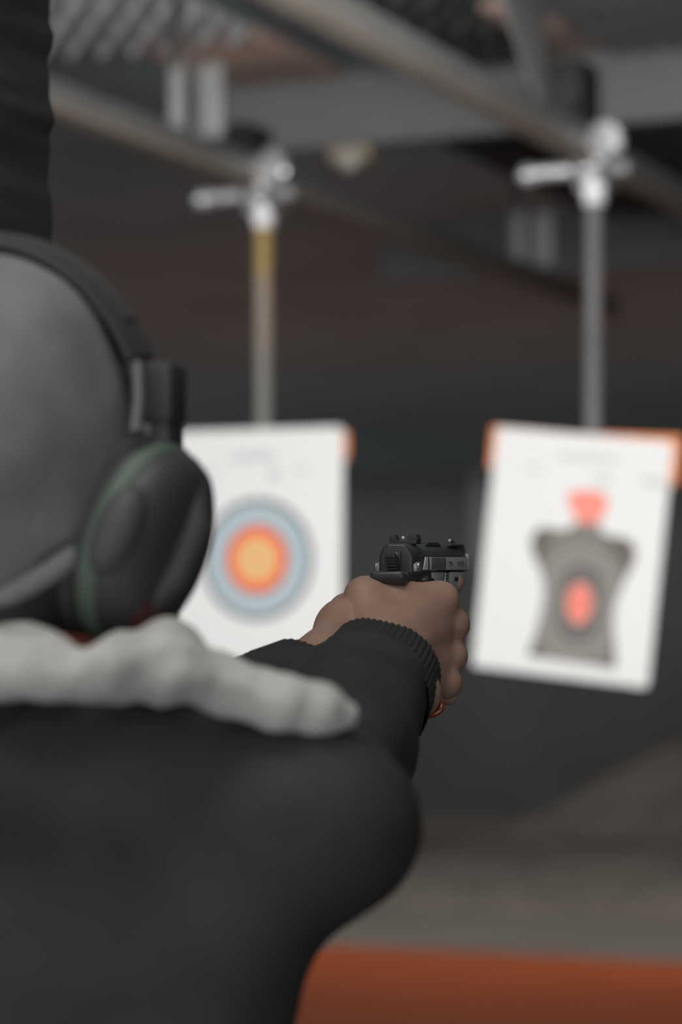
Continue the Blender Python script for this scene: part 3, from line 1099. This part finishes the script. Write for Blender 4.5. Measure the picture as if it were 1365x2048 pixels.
def cuff(name, A, d, r0, r1, L, nrib, parent, m, roll=0.0035):
    """ribbed knit cuff: a tube with ribs, a rounded lip and an inner side"""
    u = unit(np.cross(d, UP))
    w = np.cross(u, d)
    n = nrib * 8
    prof = []
    for k in range(9):
        q = k / 8
        prof.append((L * q, r0 + (r1 - r0) * q, 1.0))
    for k in range(1, 8):
        a = math.pi * k / 8
        prof.append((L + roll * math.sin(a), r1 - roll * (1 - math.cos(a)), 1.0))
    for k in range(5):
        q = k / 4
        prof.append((L * (1 - 0.8 * q), r1 - 2 * roll - 0.002 * q, 0.6))
    V, F = [], []
    for off, r, rib in prof:
        for k in range(n):
            a = 2 * math.pi * k / n
            rr = r + 0.0009 * rib * abs(math.cos(nrib * a / 2)) ** 0.7 + 0.0016 * math.sin(3 * a + 1.0) * (0.5 + 0.5 * off / L)
            o2 = off + (0.0010 * abs(math.cos(nrib * a / 2)) ** 0.7 if off > L * 0.95 else 0)
            V.append(A + d * o2 + u * rr * math.cos(a) + w * rr * math.sin(a))
    m_ = len(prof)
    for i in range(m_ - 1):
        for k in range(n):
            F.append((i * n + k, i * n + (k + 1) % n, (i + 1) * n + (k + 1) % n, (i + 1) * n + k))
    return MB().add(V, F).build(name, m, parent, sharp=80)


dRc = unit(C1 - C0)
cuff('cuff', C0 - dRc * 0.006, dRc, 0.0462, 0.0432, float(np.linalg.norm(C1 - C0)) + 0.006, 60, jacket, M_knit, roll=0.0028)
dLc = unit(W_L - E_L)
cuff('cuff', W(598, 1352, 1.885) - dLc * 0.04, dLc, 0.030, 0.0265, 0.04, 30, jacket, M_knit)

# --- fleece collar laid open over the shoulders
lo = W(-700, 1560, 1.30)
hi = W(900, 1150, 1.75)
lo, hi = np.minimum(lo, hi) - 0.12, np.maximum(lo, hi) + 0.12
lo[2], hi[2] = 1.44, 1.66
fl = SDF(lo, hi, 0.0028)
K = 0.018
row = [(-420, 1372, 1.42, 0.020), (-260, 1350, 1.39, 0.019), (-60, 1334, 1.37, 0.0170), (80, 1336, 1.362, 0.0170), (215, 1342, 1.365, 0.0160), (335, 1338, 1.38, 0.0205),
       (430, 1372, 1.395, 0.0155), (560, 1395, 1.392, 0.0140), (640, 1412, 1.395, 0.0115), (694, 1424, 1.40, 0.0070)]
fl.chain([W(*r[:3]) for r in row], [r[3] for r in row], k=0.006)
row = [(-300, 1335, 1.46, 0.020), (-120, 1318, 1.43, 0.019), (60, 1310, 1.415, 0.0145), (150, 1334, 1.41, 0.010), (240, 1318, 1.41, 0.0130), (330, 1302, 1.43, 0.0150), (425, 1354, 1.45, 0.0140), (540, 1384, 1.435, 0.0130), (640, 1408, 1.425, 0.010)]
fl.chain([W(*r[:3]) for r in row], [r[3] for r in row], k=0.008)
fl.chain([W(330, 1300, 1.40), W(330, 1282, 1.405)], [0.017, 0.0080], k=0.007)
fl.cap(W(170, 1264, 1.34), W(158, 1268, 1.45), 0.006, 0.006, k=0.008, mode='sub')
fl.chain([W(560, 1410, 1.47), W(440, 1460, 1.53), W(330, 1560, 1.58)], [0.014, 0.016, 0.014], k=0.01)
fl.chain([W(-420, 1390, 1.47), W(-360, 1480, 1.56), W(-260, 1580, 1.60)], [0.016, 0.016, 0.014], k=0.01)


def curls(x, y, z):
    return 0.0050 * (vnoise(x * 75, y * 75, z * 75, 21) - 0.5) + 0.008 * (vnoise(x * 22, y * 22, z * 22, 22) - 0.5)


fl.disp(curls, 0.03)
fl.build('fleece_collar', M_fleece, person, smooth_iter=1)

# --- cap, hair, shirt collar
lo, hi = HC - 0.16, HC + 0.16
cp = SDF(lo, hi, 0.003)
cp.ell(H(0, -0.004, 0.0), (0.0885, 0.104, 0.1045), AX)
cp.ell(H(0, -0.030, -0.02), (0.076, 0.080, 0.085), AX, k=0.02)
TILT = 0.78
capn = unit(UP - PF * TILT)
CAP0 = H(0, 0, -0.024)
cp.cut(CAP0, capn)
cp.ell(H(0, -0.004, -0.01), (0.0745, 0.0955, 0.097), AX, mode='sub')


def capfold(x, y, z):
    return 0.010 * (vnoise(x * 12 + z * 9, y * 12 - z * 6, z * 16, 31) - 0.5) + 0.002 * (vnoise(x * 40, y * 40, z * 40, 32) - 0.5)


cp.disp(capfold, 0.03)
capo = cp.build('cap', M_cap, person, smooth_iter=2)
# turned edge of the cap
pts = []
eu = PR
ev = unit(np.cross(capn, PR))
for k in range(65):
    a = 2 * math.pi * k / 64
    dirv = eu * math.cos(a) + ev * math.sin(a)
    # walk out along dirv until the cap surface is met
    s0, s1 = 0.03, 0.16
    for _ in range(30):
        sm = (s0 + s1) / 2
        q = CAP0 + dirv * sm - HC
        r_, f_, u_ = q @ PR, q @ PF, q @ UP
        inside = min((r_ / 0.0885) ** 2 + ((f_ + 0.004) / 0.104) ** 2 + (u_ / 0.1045) ** 2,
                     (r_ / 0.076) ** 2 + ((f_ + 0.03) / 0.080) ** 2 + ((u_ + 0.02) / 0.085) ** 2) < 1
        if inside:
            s0 = sm
        else:
            s1 = sm
    pts.append(CAP0 + dirv * (s0 + 0.0015) - capn * 0.008)
MB().tube(pts, 0.0072, 14, cap=False).build('turned_edge', M_caprim, capo, sharp=80)
hr = SDF(HC - 0.16, HC + 0.16, 0.003)
hr.ell(H(0, -0.010, -0.02), (0.0745, 0.090, 0.092), AX)
hr.chain([H(0, -0.03, -0.05), H(0, -0.034, -0.125)], [0.058, 0.056], k=0.02)
hr.cut(H(0, 0.012, 0), unit(-PF + UP * 0.30))
hr.build('hair', M_hair, person, smooth_iter=1)
pts = [NB + UP * 0.046 + (PR * math.cos(a) * 0.074 + PF * (math.sin(a) * 0.074 + 0.0) + UP * (0.012 * -math.sin(a))) for a in np.linspace(0, 2 * math.pi, 49)]
MB().tube(pts, 0.010, 14, cap=False).build('shirt_collar', M_red, person, sharp=80)

# --- trousers and shoes
hip = np.array((SP[0] + 0.03 * PF[0], SP[1] + 0.03 * PF[1], 0.95))
tr = SDF(hip - (0.3, 0.3, 0.93), hip + (0.3, 0.3, 0.15), 0.008)
tr.ell(hip, (0.175, 0.125, 0.13), AX)
for s in (-1, 1):
    a = hip + PR * 0.09 * s - UP * 0.06
    b_ = hip + PR * 0.13 * s + PF * (0.03 - 0.02 * s) - UP * 0.47
    c_ = hip + PR * 0.16 * s + PF * (-0.02 - 0.05 * s) - UP * 0.875
    tr.chain([a, b_, c_], [0.095, 0.072, 0.062], k=0.03)
tr.build('trousers', M_trouser, person, smooth_iter=1)
for s in (-1, 1):
    c_ = hip + PR * 0.16 * s + PF * (-0.02 - 0.05 * s)
    c_[2] = 0
    sh = SDF(c_ - 0.28, c_ + 0.28, 0.006)
    sh.chain([c_ + UP * 0.045 - PF * 0.05, c_ + UP * 0.042 + PF * 0.10 + PR * 0.02 * s, c_ + UP * 0.035 + PF * 0.17 + PR * 0.03 * s], [0.046, 0.048, 0.036], k=0.02)
    sh.cap(c_ + UP * 0.05 - PF * 0.03, c_ + UP * 0.10 - PF * 0.03, 0.042, 0.045, k=0.02)
    sh.cut((0, 0, 0.001), (0, 0, 1))
    sh.build('shoe', M_shoe, person, smooth_iter=1)

# ------------------------------------------------------------------ ear defenders
M_blk = mat('black_plastic', (0.048, 0.048, 0.048), 0.55, 0.5)
M_rub = mat('black_rubber_pad', (0.075, 0.075, 0.075), 0.6, 0.4)
M_grn = mat('grey_green_plastic', (0.105, 0.145, 0.115), 0.55, 0.4)
M_grey = mat('grey_metal_wire', (0.22, 0.22, 0.22), 0.4, 0.5, 0.3)
M_dred = mat('dark_red_reflection', (0.10, 0.030, 0.022), 0.5, 0.4)
ear = thing('ear_defenders', H(0, 0.01, -0.09), 'black ear defenders with grey green cups worn over the grey cap', 'ear defenders')


def sweep(path, frames, wid, thk, name, m, parent, bev=0.3):
    V, F = [], []
    sec = [(-1, -bev), (-1, bev), (-bev * 2, 1), (bev * 2, 1), (1, bev), (1, -bev), (bev * 2, -1), (-bev * 2, -1)]
    for p, (n, w_) in zip(path, frames):
        for a, c in sec:
            V.append(p + n * (c * thk / 2) + w_ * (a * wid / 2))
    m_ = len(sec)
    for i in range(len(path) - 1):
        for k in range(m_):
            F.append((i * m_ + k, i * m_ + (k + 1) % m_, (i + 1) * m_ + (k + 1) % m_, (i + 1) * m_ + k))
    F.append(tuple(range(m_)))
    F.append(tuple((len(path) - 1) * m_ + k for k in range(m_)))
    return MB().add(V, F).build(name, m, parent, sharp=50)


BF, BT = 0.012, 0.10      # band plane: forward offset, lean
bandup = unit(UP - PF * BT)
path, fr, path2 = [], [], []
for k in range(49):
    a = math.radians(-66 + 132 * k / 48)
    n = unit(PR * math.sin(a) / 0.100 + bandup * math.cos(a) / 0.1135)
    p = H(0, BF, 0) + PR * 0.100 * math.sin(a) + bandup * 0.1135 * math.cos(a)
    path.append(p)
    fr.append((n, unit(np.cross(n, unit(PR * math.cos(a) - bandup * math.sin(a))))))
band = sweep(path, fr, 0.036, 0.010, 'headband', M_blk, ear)
sweep([p - f[0] * 0.0055 for p, f in zip(path[6:43], fr[6:43])], fr[6:43], 0.024, 0.008, 'band_cushion', M_rub, band)
sweep([p + f[0] * 0.0045 for p, f in zip(path[4:45], fr[4:45])], fr[4:45], 0.022, 0.004, 'band_cover', mat('grey_band_cover', (0.06, 0.06, 0.058), 0.6, 0.4), band)  # slightly lighter grey strip along the outside of the band

for s in (1, -1):
    l = unit(UP * 0.92 + PR * s * 0.31 + PF * 0.30)
    n = PR * s - UP * 0.0 - PF * 0.10
    n = unit(n - l * (n @ l))
    sh_ = unit(np.cross(n, l))
    c0 = H(s * 0.072, 0.004, -0.050)

    def oval(prof, su=0.058, sw=0.046, nn=48, parent=ear, name='ear_cup', m=M_grn):
        return MB().lathe(c0, n, l, sh_, prof, nn, 0, True, su, sw).build(name, m, parent)
    cup = oval([(0.016, 0.6), (0.017, 0.95), (0.020, 1.0), (0.028, 1.0), (0.030, 0.97), (0.031, 0.7)])
    oval([(-0.004, 0.55), (-0.003, 0.82), (0.000, 0.96), (0.004, 1.0), (0.009, 1.0), (0.012, 0.93), (0.014, 0.96), (0.018, 0.97), (0.020, 0.9), (0.021, 0.6)], parent=cup, name='ear_cushion', m=M_rub)
    o = oval([(0.026, 0.90), (0.029, 0.965), (0.035, 0.95), (0.042, 0.88), (0.048, 0.72), (0.051, 0.50), (0.052, 0.2)], parent=cup, name='outer_shell', m=M_blk)
    MB().tube([c0 + n * 0.040 + l * 0.042, c0 + n * 0.053 + l * 0.018, c0 + n * 0.053 - l * 0.012, c0 + n * 0.040 - l * 0.040], [0.008, 0.010, 0.010, 0.008], 14).build('shell_ridge', M_blk, o, sharp=60)
    MB().ball(c0 + n * 0.044 - l * 0.031 + PF * 0.002, (0.008, 0.020, 0.018), axes=(n, l, sh_)).build('red_reflection', M_dred, o)  # orange floor's reflection on the shell, built as a dark red bulge
    MB().ball(c0 + n * 0.0265 - PF * 0.0455 + l * 0.007, (0.0125, 0.026, 0.011), axes=(n, l, sh_)).build('rear_pad', M_rub, cup)
    # yoke: fork block and two wires
    y0 = H(s * 0.1015, BF + 0.004, 0.026)
    MB().box((-0.010, -0.014, -0.016), (0.010, 0.014, 0.018), 0.004,
             Matrix.Translation(Vector(y0)) @ Matrix((PR * s, PF, UP)).transposed().to_4x4()).build('slider', M_blk, ear)
    MB().box((-0.004, -0.012, -0.050), (0.008, 0.012, -0.012), 0.003,
             Matrix.Translation(Vector(y0)) @ Matrix((PR * s, PF, UP)).transposed().to_4x4()).build('yoke', M_blk, ear)
    MB().tube([H(s * 0.0975, -0.012, 0.042), H(s * 0.0995, -0.016, 0.02), H(s * 0.0985, -0.018, 0.004)], 0.0030, 10).build('yoke_wire', M_grey, ear)

# ------------------------------------------------------------------ the pistol
M_gblk = mat('black_gunmetal', (0.050, 0.050, 0.051), 0.38, 0.5, var=0.15, vscale=90)
M_gdk = mat('matte_black_steel', (0.048, 0.048, 0.049), 0.6, 0.4)
M_ggr = mat('grey_steel', (0.60, 0.60, 0.605), 0.5, 0.5, 0.0, var=0.12, vscale=120)
M_gfr = mat('grey_alloy', (0.46, 0.46, 0.465), 0.5, 0.5, 0.15, var=0.12, vscale=100)
M_worn = mat('worn_bright_steel', (0.40, 0.40, 0.41), 0.35, 0.5, 0.6)
M_dot = mat('white_sight_paint', (0.85, 0.85, 0.84), 0.5, 0.3)
M_grip = mat('black_grip_panel', (0.025, 0.025, 0.025), 0.7, 0.3)
M_text = mat('dark_engraving', (0.030, 0.030, 0.032), 0.7, 0.3)
gp = math.radians(1.6)
GFv = unit(PF * math.cos(gp) + UP * math.sin(gp))
GRv = PR
GUv = np.cross(GRv, GFv)
GO = W(829, 1141, 1.965) - GRv * 0.013
GM = Matrix.Translation(Vector(GO)) @ Matrix((GRv, GFv, GUv)).transposed().to_4x4()
pistol = thing('pistol', GO - GUv * 0.1, 'small black and grey pistol held in both hands of the shooter', 'pistol')
L = 0.163
# slide: rounded rear, open top
sec = [(-0.013, 0.0), (0.013, 0.0), (0.013, 0.0105), (0.0105, 0.0150), (0.0070, 0.0195), (-0.0070, 0.0195), (-0.0105, 0.0150), (-0.013, 0.0105)]
b = MB().prism(sec, 'y', 0.012, L - 0.006, 0.0008, GM)
rear = [(-0.013, -0.004), (0.013, -0.004), (0.0132, 0.010), (0.0105, 0.0165), (0.0065, 0.0200), (-0.0065, 0.0200), (-0.0105, 0.0165), (-0.0132, 0.010)]
b.prism(rear, 'y', -0.004, 0.026, 0.0025, GM, seg=3)
slide = b.build('slide', M_gblk, pistol)
for s in (1, -1):
    pl = MB().prism([(0.024, 0.0004), (0.030, 0.0100), (L - 0.008, 0.0100), (L - 0.008, 0.0004)], 'x', s * 0.0120, s * 0.0138, 0.0004, GM)
    so = pl.build('side_flat', M_ggr, slide)
    sr = MB()
    for k in range(10):
        y = 0.046 + 0.0042 * k
        sr.prism([(y, 0.0008), (y + 0.0012, 0.0098), (y + 0.0030, 0.0098), (y + 0.0018, 0.0008)], 'x', s * 0.0137, s * 0.0142, 0, GM)
    sr.build('serrations', M_gdk, so, smooth=False)
MB().box((0.0136, 0.036, 0.0006), (0.0140, 0.039, 0.0098), 0, GM).build('slide_groove', M_gdk, slide, smooth=False)
# muzzle end
MB().box((-0.0125, L - 0.008, -0.0005), (0.0142, L + 0.002, 0.0130), 0.0015, GM).build('muzzle_band', M_gfr, slide)
MB().cyl((0, 0.045, 0.0120), (0, L + 0.006, 0.0120), 0.0072, n=28, M=GM).build('barrel', M_gdk, pistol)
# top strap between chamber and front sight
MB().prism([(0.050, 0.0185), (0.056, 0.0215), (0.084, 0.0215), (0.096, 0.0185)], 'x', -0.008, 0.009, 0.001, GM).build('chamber_hood', M_gdk, pistol)
MB().box((-0.006, 0.118, 0.0185), (0.0105, L - 0.012, 0.0205), 0.001, GM).build('top_strap', M_gdk, slide)
# sights
rs = MB().box((-0.0105, 0.016, 0.0195), (0.0105, 0.028, 0.0225), 0.0006, GM)
rs.prism([(-0.0105, 0.0222), (-0.0042, 0.0222), (-0.0062, 0.0268), (-0.0098, 0.0268)], 'y', 0.016, 0.024, 0.0004, GM)
rs.prism([(0.0030, 0.0222), (0.0115, 0.0222), (0.0100, 0.0268), (0.0055, 0.0268)], 'y', 0.016, 0.027, 0.0004, GM)
r_ = rs.build('rear_sight', M_gdk, slide)
MB().ball((0.0002, 0.0165, 0.0242), 0.0012, M=GM, seg=12).build('sight_dot', M_dot, r_)
fs = MB().prism([(L - 0.014, 0.0200), (L - 0.011, 0.0240), (L - 0.004, 0.0240), (L + 0.004, 0.0195)], 'x', -0.0016, 0.0016, 0.0004, GM).build('front_sight', M_gdk, slide)
MB().ball((0.0002, L - 0.0115, 0.0236), 0.0011, M=GM, seg=12).build('sight_dot', M_dot, fs)
MB().prism([(L - 0.018, 0.0150), (L - 0.014, 0.0215), (L - 0.002, 0.0205), (L + 0.002, 0.0130)], 'x', -0.007, 0.010, 0.0015, GM).build('muzzle_hump', M_gdk, slide)
# hammer with ridged spur
hm = MB().prism([(0.000, -0.004), (-0.008, -0.002), (-0.016, 0.005), (-0.019, 0.012), (-0.015, 0.0135), (-0.010, 0.010), (-0.004, 0.008), (0.000, 0.008)], 'x', -0.0038, 0.0038, 0.0008, GM)
for k in range(5):
    hm.box((-0.0042, -0.0192 + 0.0012 * k, 0.0095 - 0.0022 * k), (0.0042, -0.0175 + 0.0012 * k, 0.0107 - 0.0022 * k), 0.0003, GM)
hm.build('hammer', M_gdk, pistol)
MB().box((-0.0045, -0.0062, 0.0035), (0.0045, -0.0038, 0.0135), 0.0008, GM).build('firing_pin_stop', M_gdk, slide)
MB().cyl((0.001, -0.0045, 0.0120), (0.001, -0.0066, 0.0120), 0.0016, n=16, M=GM).build('firing_pin', M_worn, slide)
# frame
b = MB().prism([(-0.012, -0.0005), (-0.012, -0.008), (-0.004, -0.0120), (0.060, -0.024), (0.090, -0.020), (0.096, -0.022),
                (0.128, -0.020), (L - 0.006, -0.0100), (L - 0.006, -0.0005)], 'x', -0.0118, 0.0118, 0.0015, GM)
frame = b.build('frame', M_gdk, pistol)
tg = MB().prism([(-0.027, 0.0000), (-0.018, -0.0010), (-0.008, -0.0030), (0.004, -0.0040), (0.006, -0.0095), (-0.008, -0.0125), (-0.019, -0.0118), (-0.027, -0.0075)], 'x', -0.0135, 0.0125, 0.0030, GM, seg=3)
tg.build('tang', M_gblk, frame)
for s in (1, -1):
    MB().prism([(0.052, -0.0012), (0.084, -0.0012), (0.080, -0.0130), (0.070, -0.0180), (0.052, -0.0150)], 'x', s * 0.0112, s * 0.0134, 0.0006, GM).build('frame_plate', M_gfr, frame)
    MB().prism([(0.104, -0.0012), (L - 0.010, -0.0012), (L - 0.014, -0.0085), (0.130, -0.0185), (0.112, -0.0190), (0.100, -0.0150)], 'x', s * 0.0112, s * 0.0136, 0.0006, GM).build('dust_cover', M_gfr, frame)
    sv = MB().box((s * 0.0132 - 0.0022, -0.002, -0.001), (s * 0.0132 + 0.0022, 0.010, 0.0050), 0.001, GM)
    sv.cyl((s * 0.0125, 0.004, 0.0025), (s * 0.0165, 0.004, 0.0025), 0.0038, n=18, M=GM)
    sv.build('safety_lever', M_worn, slide)
lv = MB()
for k in range(6):
    lv.box((0.0132, 0.088 + 0.0004 * k, -0.0035 - 0.0021 * k), (0.0142, 0.100 - 0.0006 * k, -0.0026 - 0.0021 * k), 0.0002, GM)
lv.build('takedown_lever', M_gfr, frame, smooth=False)
MB().tube([np.array(GM @ Vector(p)) for p in ((0.0138, 0.0855, -0.0015), (0.0138, 0.0840, -0.0080), (0.0138, 0.0800, -0.0140), (0.0138, 0.072, -0.0175))], 0.0006, 8).build('guard_edge', M_worn, frame)
MB().box((0.0134, 0.114, -0.0085), (0.0139, 0.138, -0.0050), 0, GM).build('serial_plate', M_text, frame, smooth=False)
sl_ = MB().prism([(0.014, -0.0085), (0.016, -0.0055), (0.036, -0.0045), (0.050, -0.0060), (0.050, -0.0085), (0.034, -0.0100)], 'x', 0.0112, 0.0150, 0.0008, GM)
sl_.cyl((0.011, 0.028, -0.0075), (0.0165, 0.028, -0.0075), 0.0040, n=18, M=GM)
sl_.build('slide_stop', M_gdk, frame)
MB().box((0.0120, 0.018, -0.0078), (0.0156, 0.027, -0.0058), 0.0006, GM).build('pin', M_worn, frame)
# grip, magazine base, trigger guard, trigger
b = MB()
GT = Matrix.Rotation(math.radians(14), 4, 'X')
b.prism([(-0.002, -0.008), (0.046, -0.012), (0.040, -0.095), (-0.010, -0.095), (-0.008, -0.04)], 'x', -0.0125, 0.0125, 0.005, GM @ GT, seg=3)
b.build('grip', M_grip, pistol)
MB().box((-0.0115, -0.008, -0.103), (0.0115, 0.044, -0.095), 0.002, GM @ GT).build('magazine_base', M_gblk, pistol)
MB().tube([np.array(GM @ Vector(p)) for p in ((0, 0.055, -0.022), (0, 0.058, -0.044), (0, 0.075, -0.052), (0, 0.096, -0.048), (0, 0.106, -0.036), (0, 0.108, -0.020))], 0.0038, 12).build('trigger_guard', M_gdk, pistol, sharp=70)
MB().tube([np.array(GM @ Vector(p)) for p in ((0, 0.080, -0.020), (0, 0.078, -0.032), (0, 0.083, -0.042))], [0.004, 0.003, 0.002], 10).build('trigger', M_gdk, pistol, sharp=70)


def lettering(txt, size, y, z, name, parent, m):
    cu = bpy.data.curves.new('t', 'FONT')
    cu.body = txt
    cu.size = size
    cu.extrude = 0.00005
    cu.align_x = 'LEFT'
    ob = bpy.data.objects.new('t', cu)
    COL.objects.link(ob)
    dg = bpy.context.evaluated_depsgraph_get()
    me = bpy.data.meshes.new_from_object(ob.evaluated_get(dg))
    MT = GM @ Matrix.Translation((0.01385, y, z)) @ Matrix(((0, 0, 1), (1, 0, 0), (0, 1, 0))).to_4x4()
    mb_ = MB().add([np.array(MT @ v.co) for v in me.vertices], [tuple(p.vertices) for p in me.polygons])
    bpy.data.objects.remove(ob)
    bpy.data.meshes.remove(me)
    return mb_.build(name, m, parent, smooth=False)


lettering('M81', 0.0052, 0.098, 0.0036, 'slide_lettering', slide, M_text)
lettering('Mo.9-1R', 0.0052, 0.124, 0.0036, 'slide_lettering', slide, M_text)

# ------------------------------------------------------------------ bracelet below the hand
M_amber = mat('amber_resin', (0.28, 0.07, 0.02), 0.12, 0.6, coat=0.6)
bc = W(852, 1410, 1.93)
bu, bv = unit(CR * 0.9 - CF * 0.3), unit(UP * 0.8 + CF * 0.5)
pts = [bc + bu * 0.0120 * math.cos(a) + bv * 0.0085 * math.sin(a) for a in np.linspace(0, 2 * math.pi, 33)]
tag(MB().tube(pts, 0.0026, 12, cap=False).build('bracelet', M_amber, sharp=80),
    'shiny amber bracelet peeking out under the black right cuff', 'bracelet')
